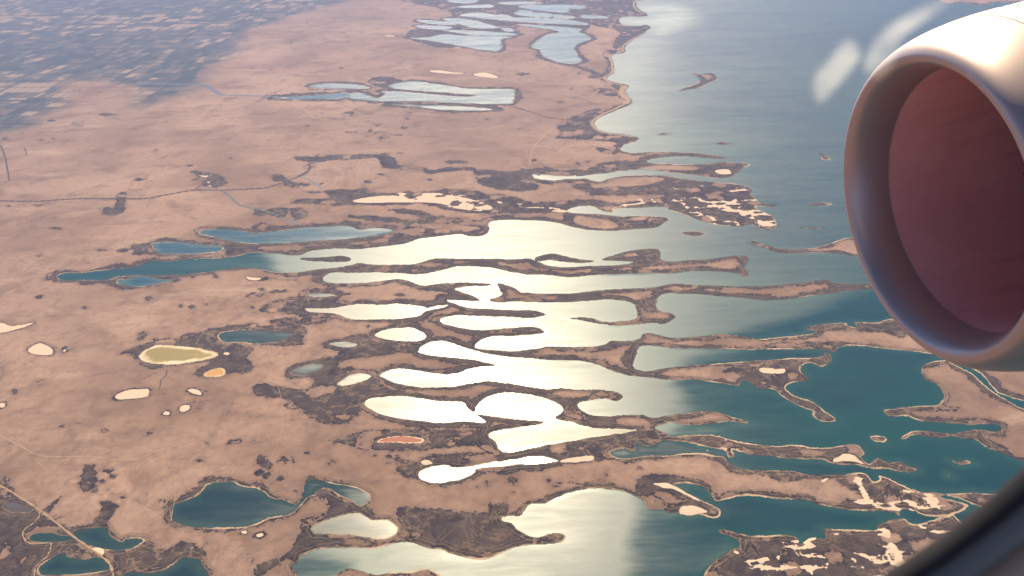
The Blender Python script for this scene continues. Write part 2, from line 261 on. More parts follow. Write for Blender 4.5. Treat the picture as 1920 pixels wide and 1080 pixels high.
# name, half width m, kind, line
TRACKS = '''
country_road 26 d -20,376 60,378 150,373 215,373 270,373 310,366 365,357 420,357 480,354 500,352 530,343 560,332 576,323 582,312 578,308 592,305
canal 20 w 415,357 435,372 450,385 480,392 510,400 545,415 565,422
canal 20 w 562,331 590,343 605,356
canal 34 w 260,158 330,158 372,158 385,160 400,169 418,178 480,180 540,184
dirt_track 4 p 250,560 330,600 420,640
dirt_track 4 p 60,470 180,452 300,470 420,500
dirt_track 4 p 480,640 520,720 530,800 500,880
dirt_track 4 p 560,240 700,270 860,300
dirt_track 4 p 480,825 560,828 640,832
dirt_track 4 p 300,845 330,900 320,980
dirt_track 4 p 120,700 200,690 330,700 450,720
dirt_track 4 p 820,230 900,260 990,285
dirt_track 4 p 1030,130 1060,150 1110,160 1150,165
dirt_track 4 p 160,310 330,290 480,300
dirt_track 16 d 365,357 378,346 392,331
canal 15 d 590,312 575,322 560,330
dirt_track 11 p -10,812 10,822 35,835 62,850 90,857 130,857 170,857 215,863 255,863 275,855 300,845 340,833 375,820 400,806
dirt_track 4 p 65,860 85,880 108,898 130,925 150,945 175,967
raised_road 13 p -10,905 30,928 75,957 105,980 135,1004 165,1025 195,1047 208,1062 215,1090
dirt_track 9 p 75,957 74,968 62,982 48,992 43,1002 48,1014 62,1020 92,1018 96,1022 90,1042 75,1055 66,1066 64,1085
dirt_track 5 p 250,830 300,845 
dirt_track 12 p 1062,228 1030,245 1010,265 997,285 993,312
dirt_track 15 d 955,198 975,204 1000,212 1030,221 1060,225
dirt_track 15 d 935,96 985,97 1014,100
dirt_track 13 p 1055,175 1100,183 1110,180 1125,168
dirt_track 22 p 330,235 370,222 410,190 440,168
dirt_track 16 p 550,196 570,205 588,220 615,225
dirt_track 14 d 625,32 700,32 740,35 770,32
dirt_track 12 d 1,272 10,297 18,340
dirt_track 9 d 12,300 45,292 50,290 46,278
dirt_track 9 d 16,340 0,348
canal 9 d 313,694 312,704 302,713 301,722 298,732
dirt_track 12 d 1320,545 1330,546
dirt_track 4 p 305,297 310,290 304,280
dirt_track 12 d 100,60 215,60 300,60 460,58
dirt_track 12 d 220,111 300,112 425,114
dirt_track 12 d 240,97 320,97 410,97
beach 55 p 1207,-4 1191,3 1188,11 1195,20 1208,27
beach 45 p 1207,63 1187,73 1172,83 1167,91 1169,98
beach 55 p 1149,102 1143,108 1148,121 1147,137 1133,146 1147,156 1175,162
beach 130 p 1172,162 1165,172 1170,181 1178,187 1172,195
beach 55 p 1172,195 1152,205 1128,216 1111,228 1114,239 1129,248 1159,253 1190,258
'''
# ---------------------------------------------------------------- survey grid: one sheet of ground round the whole sky-line
AZ0, AZ1, DP0, DP1 = -47.0, 47.0, 5.0, 53.5
AZ = np.concatenate([np.arange(-180, -60, 8.0), np.arange(-60, AZ0, 0.8), np.arange(AZ0, AZ1, 0.062), np.arange(AZ1, 60, 0.8), np.arange(60, 180.1, 8.0)])
AZ[0], AZ[-1] = -180, 180
DP = np.concatenate([[0.75, 0.95, 1.2, 1.5, 1.9, 2.4, 3.0, 3.6, 4.2, 4.7], np.arange(DP0, 13, 0.045), np.arange(13, 26, 0.05), np.arange(26, DP1, 0.058), np.arange(DP1+0.5, 60, 1.0), [63, 67, 72, 78, 84, 89.5]])
NA, ND = len(AZ), len(DP)
a = np.radians(AZ)[None, :]; rr = (H/np.tan(np.radians(DP)))[:, None]
X = (rr*np.sin(a)).astype(np.float64); Y = (rr*np.cos(a)).astype(np.float64)
SL = np.broadcast_to(H/np.sin(np.radians(DP))[:, None], X.shape)

def to_ground(P):
    P = np.asarray(P, float)
    d = (P[:, :1]-960)/FPX*np.array(CR) - (P[:, 1:]-540)/FPX*np.array(CU) + np.array(CF)
    dz = np.minimum(d[:, 2], -np.hypot(d[:, 0], d[:, 1])*math.tan(math.radians(1.3)))
    return d[:, :2]/(-dz[:, None])*H
def to_index(G):
    az = np.degrees(np.arctan2(G[:, 0], G[:, 1])); dp = np.degrees(np.arctan2(H, np.hypot(G[:, 0], G[:, 1])))
    return np.interp(az, AZ, np.arange(NA)), np.interp(dp, DP, np.arange(ND))
def pts(s):
    return np.array([[float(v) for v in t.split(',')] for t in s.split()])
def smooth(P, closed=True, n=3):
    """Catmull-Rom through the surveyed points"""
    if closed: p0, p1, p2, p3 = np.roll(P, 1, 0), P, np.roll(P, -1, 0), np.roll(P, -2, 0)
    else:
        Q = np.vstack([2*P[0]-P[1], P, 2*P[-1]-P[-2]]); p0, p1, p2, p3 = Q[:-3], Q[1:-2], Q[2:-1], Q[3:]
    out = []
    for k in range(n):
        t = k/n
        out.append(0.5*((2*p1)+(-p0+p2)*t+(2*p0-5*p1+4*p2-p3)*t*t+(-p0+3*p1-3*p2+p3)*t**3))
    r = np.stack(out, 1).reshape(-1, 2)
    return r if closed else np.vstack([r, P[-1:]])

def signed(G, M):
    """signed distance in metres (inside positive) to one closed outline, within M of it; returns (slices, array)"""
    ci, ri = to_index(G)
    pad = 3
    # window in grid cells, with room for M metres
    span_c = M/np.maximum(np.hypot(G[:, 0], G[:, 1]), 1)*180/math.pi
    r = np.hypot(G[:, 0], G[:, 1]); dlo = np.degrees(np.arctan2(H, r+M)); dhi = np.degrees(np.arctan2(H, np.maximum(r-M, 1)))
    azs = np.degrees(np.arctan2(G[:, 0], G[:, 1]))
    ic = np.arange(NA); ir = np.arange(ND)
    cl = np.interp(azs-span_c, AZ, ic); ch = np.interp(azs+span_c, AZ, ic)
    rl = np.interp(dlo, DP, ir); rh = np.interp(dhi, DP, ir)
    c0, c1 = int(max(0, cl.min()-pad)), int(min(NA, ch.max()+pad+1)); r0, r1 = int(max(0, rl.min()-pad)), int(min(ND, rh.max()+pad+1))
    W, Hh = c1-c0, r1-r0
    ins = np.zeros((Hh, W), bool)
    x1, y1 = ci, ri; x2, y2 = np.roll(ci, -1), np.roll(ri, -1)
    ylo, yhi = np.minimum(y1, y2), np.maximum(y1, y2)
    for row in range(max(r0, int(math.ceil(ri.min()))), min(r1, int(ri.max())+1)):
        m = (ylo <= row) & (yhi > row)
        if not m.any(): continue
        xs = np.sort(x1[m]+(row-y1[m])/(y2[m]-y1[m])*(x2[m]-x1[m]))
        ins[row-r0] = np.searchsorted(xs, np.arange(c0, c1)) & 1
    D = np.full((Hh, W), M*M, np.float64)
    G2 = np.roll(G, -1, 0)
    cn = np.roll(cl, -1); cm = np.roll(ch, -1); rn = np.roll(rl, -1); rm = np.roll(rh, -1)
    ca = np.floor(np.minimum(cl, cn)).astype(int)-1; cb = np.ceil(np.maximum(ch, cm)).astype(int)+2
    ra = np.floor(np.minimum(rl, rn)).astype(int)-1; rb = np.ceil(np.maximum(rh, rm)).astype(int)+2
    for k in range(len(G)):
        ax, bx = max(ca[k], c0), min(cb[k], c1); ay, by = max(ra[k], r0), min(rb[k], r1)
        if ax >= bx or ay >= by: continue
        xx = X[ay:by, ax:bx]-G[k, 0]; yy = Y[ay:by, ax:bx]-G[k, 1]
        ex, ey = G2[k]-G[k]; L = ex*ex+ey*ey+1e-9
        t = np.clip((xx*ex+yy*ey)/L, 0, 1)
        d = (xx-t*ex)**2+(yy-t*ey)**2
        v = D[ay-r0:by-r0, ax-c0:bx-c0]; np.minimum(v, d, out=v)
    D = np.sqrt(D); D[~ins] *= -1
    return (slice(r0, r1), slice(c0, c1)), D

def vnoise(x, y, seed):
    xi = np.floor(x).astype(np.int64); yi = np.floor(y).astype(np.int64); fx = x-xi; fy = y-yi
    fx = fx*fx*fx*(fx*(fx*6-15)+10); fy = fy*fy*fy*(fy*(fy*6-15)+10)
    def h(i, j):
        n = (i*374761393+j*668265263+seed*1442695041) & 0xffffffff
        n = ((n ^ (n >> 13))*1274126177) & 0xffffffff
        return ((n ^ (n >> 16)) & 0xffff)/65535.0*2-1
    return (h(xi, yi)*(1-fx)+h(xi+1, yi)*fx)*(1-fy)+(h(xi, yi+1)*(1-fx)+h(xi+1, yi+1)*fx)*fy
def fbm(scale, octs, seed, sx=1.0, ridge=False):
    out = np.zeros(X.shape); amp = 1.0; tot = 0
    for o in range(octs):
        n = vnoise(X/(scale*sx)+17.3*o, Y/scale-9.1*o, seed+o)
        if ridge: n = 1-2*np.abs(n)
        out += amp*n; tot += amp; amp *= 0.55; scale *= 0.5
    return out/tot
def sstep(e0, e1, v):
    t = np.clip((v-e0)/(e1-e0), 0, 1); return t*t*(3-2*t)

# ---------------------------------------------------------------- distance fields
MW = 420.0
sdW = np.full(X.shape, -MW); owner = np.zeros(X.shape, np.int16); best = np.full(X.shape, -MW)
bodies = []; ids = {}
for line in WATER.strip().splitlines():
    nm, ty, rest = line.split(' ', 2)
    bodies.append((nm, ty)); i = len(bodies)-1
    s, d = signed(to_ground(smooth(pts(rest))), MW)
    np.maximum(sdW[s], d, out=sdW[s])
    b = best[s]; o = owner[s]; m = d > b; o[m] = i; b[m] = d[m]
d = np.minimum(np.minimum(5200-Y, X+2500), np.hypot(X, Y)*0+MW); d = np.clip(d, -MW, MW); sdW = np.maximum(sdW, d); m = d > best; owner[m] = 0; best[m] = d[m]   # unseen water added below and behind the aircraft to darken the lip's reflections
for line in LAND.strip().splitlines():
    s, d = signed(to_ground(smooth(pts(line))), MW)
    sdW[s] = np.minimum(sdW[s], -d)
px_m = SL/1300.0                                             # metres on the ground that one sight-line pixel spans
n_sh = fbm(420, 5, 11); n_fine = fbm(120, 3, 23)
sdW = sdW + (n_sh*22 + n_fine*9)*np.clip(px_m/8, 0.8, 2.2)*sstep(-MW, -MW+60, sdW)*(1-sstep(MW-60, MW, sdW))
land = -sdW
def field(block, M, sm=True):
    f = np.full(X.shape, -M)
    for line in block.strip().splitlines():
        P = pts(line); P = smooth(P) if sm else P
        s, d = signed(to_ground(P), M); np.maximum(f[s], d, out=f[s])
    return f
norim = field(NORIM, 1500.0); norim = sstep(-700, 500, norim)
plume = sstep(-900, 1100, field(PLUME, 1500.0))
coastal = sstep(-1400, 1500, field(COASTAL, 2000.0)); plume = np.maximum(plume, 0.38*coastal)
calm = sstep(-330, 330, field(CALM, 700.0) + 420*fbm(900, 5, 171, 2.6))
farm = field(FARM, 1600.0, False)
MM = 320.0
marsh = field(MARSH, MM)
cl = []
rng = random.Random(4)
for t in CLUMPS.split():
    pass
for t in CLUMPS.split(' '):
    v = [float(q) for q in t.split(',')]
    k = 12; P = np.array([[v[0]+v[2]*math.cos(2*math.pi*q/k)*rng.uniform(.7, 1.15), v[1]+v[3]*math.sin(2*math.pi*q/k)*rng.uniform(.7, 1.15)] for q in range(k)])
    s, d = signed(to_ground(smooth(P)), 120.0); np.maximum(marsh[s], d, out=marsh[s])
n_big = fbm(2600, 4, 41); n_mid = fbm(700, 5, 57)
n_edge = fbm(230, 5, 151)
band = (70 + 75*n_edge + 60*n_big + 85*n_mid + 60*norim + 55*sstep(16, 22, px_m))*np.clip(px_m/9, 0.9, 2.0)   # fringe of growth along the shores
auto = np.minimum(band-land, land+40)
marsh = marsh + (n_mid*50+n_fine*22+n_edge*60)*np.clip(px_m/9, 0.8, 2.0)*(marsh > -MM+1)
scat = fbm(330, 5, 71)-0.64 + 0.30*fbm(5000, 2, 77)           # thin scrub standing about the plain
marsh = np.maximum(np.maximum(marsh, auto), np.where((farm < -900) & (px_m < 15), scat*120-14, -MM))
dry = field(DRY, 150.0) + n_mid*25
marsh = np.minimum(marsh, -dry)
holes = fbm(520, 4, 91); marsh = np.minimum(marsh, np.where(marsh > 40, (0.34-holes)*260, marsh))
salt = field(SALT, 160.0) + n_fine*22 + n_sh*14
marsh = np.maximum(marsh, np.minimum(salt+34+40*n_mid, MM))
vein = np.full(X.shape, -200.0); thr = np.full(X.shape, 0.6)
for line, t_ in zip(VEIN.strip().splitlines(), (0.44, 0.50, 0.46, 0.44, 0.58, 0.58, 0.60)):
    s_, d_ = signed(to_ground(smooth(pts(line))), 200.0); thr[s_] = np.where(d_ > vein[s_], t_, thr[s_]); np.maximum(vein[s_], d_, out=vein[s_])
rid = fbm(330, 5, 101, 1.7, ridge=True); crumb = fbm(300, 4, 131, 1.6); salt = np.where(vein > 0, np.minimum(salt, (0.05-crumb)*260), salt); salt = np.maximum(salt, np.where(vein > -30, np.minimum((rid-thr+0.22*n_big)*230, vein+30), -160.0))
zland = np.clip(land, -60, 90)
Zg = np.where(zland > 0, 0.4+zland*0.035+(n_mid+1)*3.2*sstep(20, 90, land)+n_fine*1.2*sstep(5, 60, land), zland*0.06-0.3) - H
ZM = np.clip(marsh*0.05, -3, 2.2) + 0.25*n_fine

def grid_mesh(name, z, keep=None, attrs={}):
    """mesh over the survey grid (or the cells of it in keep)"""
    idx = np.arange(ND*NA).reshape(ND, NA)
    q = np.stack([idx[:-1, :-1], idx[:-1, 1:], idx[1:, 1:], idx[1:, :-1]], -1)
    q = q[keep] if keep is not None else q.reshape(-1, 4)
    used = np.unique(q); rem = np.zeros(ND*NA, np.int32); rem[used] = np.arange(len(used)); q = rem[q]
    co = np.stack([X.ravel()[used], Y.ravel()[used], z.ravel()[used]], -1).astype(np.float32)
    me = bpy.data.meshes.new(name)
    me.vertices.add(len(co)); me.vertices.foreach_set('co', co.ravel())
    me.loops.add(q.size); me.loops.foreach_set('vertex_index', q[:, ::-1].ravel().astype(np.int32))
    me.polygons.add(len(q)); me.polygons.foreach_set('loop_start', np.arange(0, q.size, 4, dtype=np.int32))
    try: me.polygons.foreach_set('loop_total', np.full(len(q), 4, np.int32))
    except Exception: pass
    me.polygons.foreach_set('use_smooth', np.ones(len(q), bool))
    me.update(calc_edges=True)
    for k, v in attrs.items():
        at = me.attributes.new(k, 'FLOAT', 'POINT'); at.data.foreach_set('value', v.ravel()[used].astype(np.float32))
    return me
def add(name, me, m=None, parent=None, kind=None):
    o = bpy.data.objects.new(name, me); COL.objects.link(o)
    if m is not None: me.materials.append(m)
    if parent is not None: o.parent = parent
    if kind: o['kind'] = kind
    return o

# ---------------------------------------------------------------- materials
class NT:
    def __init__(s, name):
        s.m = bpy.data.materials.new(name); s.m.use_nodes = True; s.t = s.m.node_tree; s.t.nodes.clear()
        s.out = s.n('ShaderNodeOutputMaterial'); s.geo = None
    def n(s, ty, **k):
        q = s.t.nodes.new(ty)
        for a_, v in k.items(): setattr(q, a_, v)
        return q
    def put(s, sock, v):
        if isinstance(v, bpy.types.NodeSocket): s.t.links.new(v, sock)
        elif isinstance(v, tuple) and len(v) == 3 and sock.type == 'RGBA': sock.default_value = (*v, 1)
        else: sock.default_value = v
    def math(s, op, a_, b=0.0, c=0.0, clamp=False):
        q = s.n('ShaderNodeMath', operation=op, use_clamp=clamp)
        for i, v in enumerate((a_, b, c)): s.put(q.inputs[i], v)
        return q.outputs[0]
    def pos(s):
        if s.geo is None: s.geo = s.n('ShaderNodeNewGeometry').outputs['Position']
        return s.geo
    def noise(s, scale, detail=4, rough=0.55, stretch=(1, 1, 1), dist=0.0, rot=0.0):
        mp = s.n('ShaderNodeMapping'); s.put(mp.inputs['Vector'], s.pos()); mp.inputs['Scale'].default_value = tuple(v/scale for v in stretch); mp.inputs['Rotation'].default_value = (0, 0, rot)
        q = s.n('ShaderNodeTexNoise'); s.t.links.new(mp.outputs[0], q.inputs['Vector']); q.inputs['Scale'].default_value = 1
        q.inputs['Detail'].default_value = detail; q.inputs['Roughness'].default_value = rough; q.inputs['Distortion'].default_value = dist
        return q.outputs['Fac']
    def ramp(s, v, e0, e1, t0=0.0, t1=1.0):
        q = s.n('ShaderNodeMapRange', interpolation_type='SMOOTHSTEP', clamp=True)
        s.put(q.inputs[0], v); q.inputs[1].default_value = e0; q.inputs[2].default_value = e1; q.inputs[3].default_value = t0; q.inputs[4].default_value = t1
        return q.outputs[0]
    def mix(s, f, a_, b):
        q = s.n('ShaderNodeMix', data_type='RGBA'); s.put(q.inputs[0], f); s.put(q.inputs[6], a_); s.put(q.inputs[7], b); return q.outputs[2]
    def attr(s, name):
        return s.n('ShaderNodeAttribute', attribute_name=name).outputs['Fac']
    def bsdf(s, col, rough=0.9, spec=0.1, metal=0.0, bump=None, bs=0.3, bd=1.0, **kw):
        b = s.n('ShaderNodeBsdfPrincipled'); s.put(b.inputs['Base Color'], col); s.put(b.inputs['Roughness'], rough); s.put(b.inputs['Specular IOR Level'], spec); s.put(b.inputs['Metallic'], metal)
        for k, v in kw.items(): s.put(b.inputs[k.replace('_', ' ')], v)
        if bump is not None:
            q = s.n('ShaderNodeBump'); q.inputs['Strength'].default_value = bs; q.inputs['Distance'].default_value = bd; s.put(q.inputs['Height'], bump); s.t.links.new(q.outputs[0], b.inputs['Normal'])
        s.t.links.new(b.outputs[0], s.out.inputs['Surface']); return b

def ground_material():
    s = NT('steppe_soil')
    big = s.noise(4200, 5, 0.6); mid = s.noise(850, 6, 0.62, dist=0.6); fine = s.noise(120, 4, 0.6); streak = s.noise(1500, 5, 0.6, (0.55, 1.6, 1), 0.4, 0.25)
    huge = s.noise(14000, 3, 0.5)
    c = s.mix(s.ramp(big, 0.32, 0.68), (0.178, 0.113, 0.085), (0.318, 0.214, 0.166))
    c = s.mix(s.ramp(huge, 0.42, 0.62, 0, 0.55), c, (0.200, 0.138, 0.115))
    c = s.mix(s.ramp(mid, 0.48, 0.70, 0, 0.6), c, (0.112, 0.070, 0.050))
    c = s.mix(s.ramp(s.noise(2100, 6, 0.65, (0.6, 1.5, 1), 0.5), 0.55, 0.72, 0, 0.75), c, (0.118, 0.072, 0.055))
    c = s.mix(s.ramp(streak, 0.55, 0.75, 0, 0.6), c, (0.355, 0.254, 0.198))
    c = s.mix(s.ramp(fine, 0.35, 0.8, 0, 0.35), c, (0.11, 0.07, 0.055))
    sc_ = s.math('ADD', s.attr('scrub'), s.math('MULTIPLY', s.math('SUBTRACT', s.noise(210, 5, 0.65), 0.5), 240.0))
    c = s.mix(s.ramp(sc_, -95, -5, 0, 0.45), c, (0.115, 0.075, 0.065)); c = s.mix(s.ramp(s.math('ADD', s.attr('scrub'), s.math('MULTIPLY', s.math('SUBTRACT', s.noise(60, 4, 0.7), 0.5), 190.0)), -8, 12, 0, 0.85), c, (0.045, 0.034, 0.036))
    dl = s.math('ABSOLUTE', s.math('SUBTRACT', s.noise(3000, 6, 0.6, (1, 1, 1), 1.6), 0.5))
    c = s.mix(s.math('MULTIPLY', s.ramp(dl, 0.0, 0.007, 1, 0), s.ramp(big, 0.45, 0.6, 0.0, 0.5)), c, (0.11, 0.072, 0.06))
    # ploughed plots of the irrigated land
    sx = s.n('ShaderNodeSeparateXYZ'); s.put(sx.inputs[0], s.pos())
    def cells(wx, wy, seed, ang):
        ca, sa = math.cos(ang), math.sin(ang)
        u = s.math('ADD', s.math('MULTIPLY', sx.outputs[0], ca/wx), s.math('MULTIPLY', sx.outputs[1], sa/wx))
        v = s.math('ADD', s.math('MULTIPLY', sx.outputs[0], -sa/wy), s.math('MULTIPLY', sx.outputs[1], ca/wy))
        row = s.math('FLOOR', v)
        wn0 = s.n('ShaderNodeTexWhiteNoise', noise_dimensions='2D'); cb0 = s.n('ShaderNodeCombineXYZ'); s.put(cb0.inputs[0], row); cb0.inputs[1].default_value = seed
        s.t.links.new(cb0.outputs[0], wn0.inputs['Vector'])
        u = s.math('ADD', u, wn0.outputs['Value'])
        cb = s.n('ShaderNodeCombineXYZ'); s.put(cb.inputs[0], s.math('FLOOR', u)); s.put(cb.inputs[1], row); cb.inputs[2].default_value = seed
        wn = s.n('ShaderNodeTexWhiteNoise', noise_dimensions='3D'); s.t.links.new(cb.outputs[0], wn.inputs['Vector'])
        edge = s.math('MINIMUM', s.math('MINIMUM', s.math('FRACT', u), s.math('SUBTRACT', 1.0, s.math('FRACT', u))), s.math('MINIMUM', s.math('FRACT', v), s.math('SUBTRACT', 1.0, s.math('FRACT', v))))
        return wn.outputs['Value'], edge
    A, ea = cells(400, 760, 1.0, FIELD_ANG); B, eb = cells(760, 560, 7.0, FIELD_ANG); D, ed = cells(2400, 3000, 3.0, FIELD_ANG)
    pick = s.math('GREATER_THAN', D, 0.45)
    v = s.math('ADD', s.math('MULTIPLY', A, pick), s.math('MULTIPLY', B, s.math('SUBTRACT', 1.0, pick)))
    v = s.math('ADD', s.math('MULTIPLY', v, 0.75), s.math('MULTIPLY', s.ramp(s.noise(6000, 3), 0.35, 0.65), 0.32))
    v = s.math('ADD', v, s.math('MULTIPLY', s.math('SUBTRACT', s.noise(330, 4), 0.5), 0.22))
    fc = s.mix(s.ramp(v, 0.18, 0.42), (0.036, 0.046, 0.058), (0.068, 0.072, 0.082))
    fc = s.mix(s.ramp(v, 0.50, 0.62), fc, (0.105, 0.092, 0.09)); fc = s.mix(s.ramp(v, 0.74, 0.82), fc, (0.225, 0.170, 0.140))
    fc = s.mix(s.ramp(s.math('MINIMUM', ed, s.math('ADD', s.math('MULTIPLY', ea, pick), s.math('MULTIPLY', eb, s.math('SUBTRACT', 1.0, pick)))), 0.03, 0.07, 0.75, 0), fc, (0.035, 0.042, 0.050))
    fm = s.ramp(s.math('ADD', s.attr('farm'), s.math('MULTIPLY', s.math('SUBTRACT', s.noise(2600, 5, 0.6), 0.5), 2600.0)), -700, 750)
    c = s.mix(fm, c, fc)
    # shore: strand of pale silt, wet edge, salt crust
    sh = s.attr('shore'); rim = s.math('SUBTRACT', 1.0, s.attr('norim'))
    n1 = s.math('SUBTRACT', s.noise(160, 4, 0.6), 0.5)
    wob = s.math('ADD', sh, s.math('MULTIPLY', n1, 55.0))
    c = s.mix(s.math('MULTIPLY', s.ramp(wob, 75, 130, 1, 0), 0.55), c, (0.11, 0.075, 0.06))
    # drying strand lines parallel to the water
    st = s.math('SINE', s.math('MULTIPLY', s.math('ADD', sh, s.math('MULTIPLY', n1, 120.0)), 0.115))
    c = s.mix(s.math('MULTIPLY', s.ramp(st, 0.55, 0.95), s.ramp(sh, 60, 170, 0.45, 0)), c, (0.25, 0.185, 0.13))
    lit = s.math('MULTIPLY', s.ramp(s.math('SUBTRACT', wob, s.ramp(s.noise(1300, 4), 0.52, 0.72, 0, 70)), 6, 30, 1, 0), s.math('MULTIPLY', rim, s.ramp(s.noise(800, 5, 0.65), 0.45, 0.62, 0.0, 1)))
    c = s.mix(lit, c, (0.42, 0.32, 0.25))
    c = s.mix(s.ramp(s.math('ADD', s.attr('salt'), s.math('MULTIPLY', n1, 24.0)), -4, 8), c, s.mix(s.ramp(mid, .4, .6), (0.52, 0.41, 0.34), (0.42, 0.325, 0.26)))
    hgt = s.math('ADD', s.math('MULTIPLY', mid, 26.0), s.math('MULTIPLY', fine, 5.0))
    s.bsdf(c, 0.95, 0.05, bump=hgt, bs=0.55, bd=1.0)
    return s.m
def marsh_material():
    s = NT('marsh_growth')
    n = s.noise(260, 6, 0.66, dist=0.8); f = s.noise(70, 4, 0.6); b = s.noise(2200, 3)
    c = s.mix(s.ramp(n, 0.34, 0.66), (0.014, 0.012, 0.016), (0.064, 0.047, 0.043))
    c = s.mix(s.ramp(b, 0.4, 0.66, 0, 0.5), c, (0.052, 0.040, 0.038))
    c = s.mix(s.ramp(f, 0.55, 0.8, 0, 0.5), c, (0.020, 0.016, 0.020))
    wi = s.math('ADD', s.attr('within'), s.math('MULTIPLY', s.math('SUBTRACT', s.noise(90, 3), 0.5), 30.0))
    c = s.mix(s.ramp(wi, 34, 90, 0, 0.2), c, (0.085, 0.063, 0.056))
    c = s.mix(s.ramp(wi, 14, 40, 0.75, 0), c, (0.018, 0.013, 0.018))
    hum = s.noise(190, 5, 0.62, (0.7, 1.3, 1)); c = s.mix(s.math('MULTIPLY', s.ramp(hum, 0.56, 0.66), s.ramp(b, 0.38, 0.6, 0.2, 0.85)), c, (0.150, 0.102, 0.080))
    fr = s.math('ADD', s.attr('within'), s.math('MULTIPLY', s.math('SUBTRACT', s.noise(60, 4, 0.7), 0.5), 190.0))
    c = s.mix(s.ramp(fr, -6, 14, 0.9, 0), c, (0.20, 0.135, 0.108))
    n1 = s.math('SUBTRACT', s.noise(240, 5, 0.65), 0.5)
    st = s.math('ABSOLUTE', s.math('SUBTRACT', s.noise(620, 5, 0.6, dist=1.2), 0.5))
    c = s.mix(s.math('MULTIPLY', s.ramp(st, 0.0, 0.022, 1, 0), s.ramp(b, 0.42, 0.6, 0.15, 0.75)), c, (0.19, 0.14, 0.10))
    sh = s.math('ADD', s.attr('shore'), s.math('MULTIPLY', n1, 150.0)); q = s.math('SINE', s.math('MULTIPLY', sh, 0.10))
    c = s.mix(s.math('MULTIPLY', s.ramp(q, 0.7, 0.98), s.ramp(s.attr('shore'), 60, 220, 0.6, 0)), c, (0.17, 0.125, 0.09))
    c = s.mix(s.math('MULTIPLY', s.ramp(s.math('ADD', s.attr('shore'), s.math('MULTIPLY', n1, 80.0)), 6, 30, 1, 0), s.math('MULTIPLY', s.math('SUBTRACT', 1.0, s.attr('norim')), s.ramp(s.noise(800, 5, 0.65), 0.45, 0.62, 0.0, 1))), c, (0.40, 0.30, 0.21))
    c = s.mix(s.ramp(s.math('ADD', s.attr('salt'), s.math('MULTIPLY', n1, 40.0)), -4, 8), c, (0.48, 0.375, 0.30))
    s.bsdf(c, 0.95, 0.05, bump=s.math('MULTIPLY', n, 9.0), bs=0.5)
    return s.m
WCOL = {'s': ((0.0005, 0.032, 0.042), (0.010, 0.050, 0.052)), 't': ((0.0005, 0.022, 0.031), (0.015, 0.042, 0.042)), 'b': ((0.003, 0.050, 0.080), (0.04, 0.09, 0.10)),
        'g': ((0.06, 0.08, 0.07), (0.13, 0.12, 0.09)), 'h': ((0.008, 0.035, 0.045), (0.07, 0.075, 0.065)), 'f': ((0.105, 0.150, 0.150), (0.12, 0.15, 0.14)),  # g: paleness of the sun glint put into the water colour
        'o': ((0.19, 0.15, 0.045), (0.52, 0.42, 0.31)), 'y': ((0.36, 0.19, 0.05), (0.48, 0.36, 0.23)), 'r': ((0.22, 0.055, 0.018), (0.55, 0.43, 0.31)), 'p': ((0.030, 0.020, 0.035), (0.06, 0.05, 0.05))}
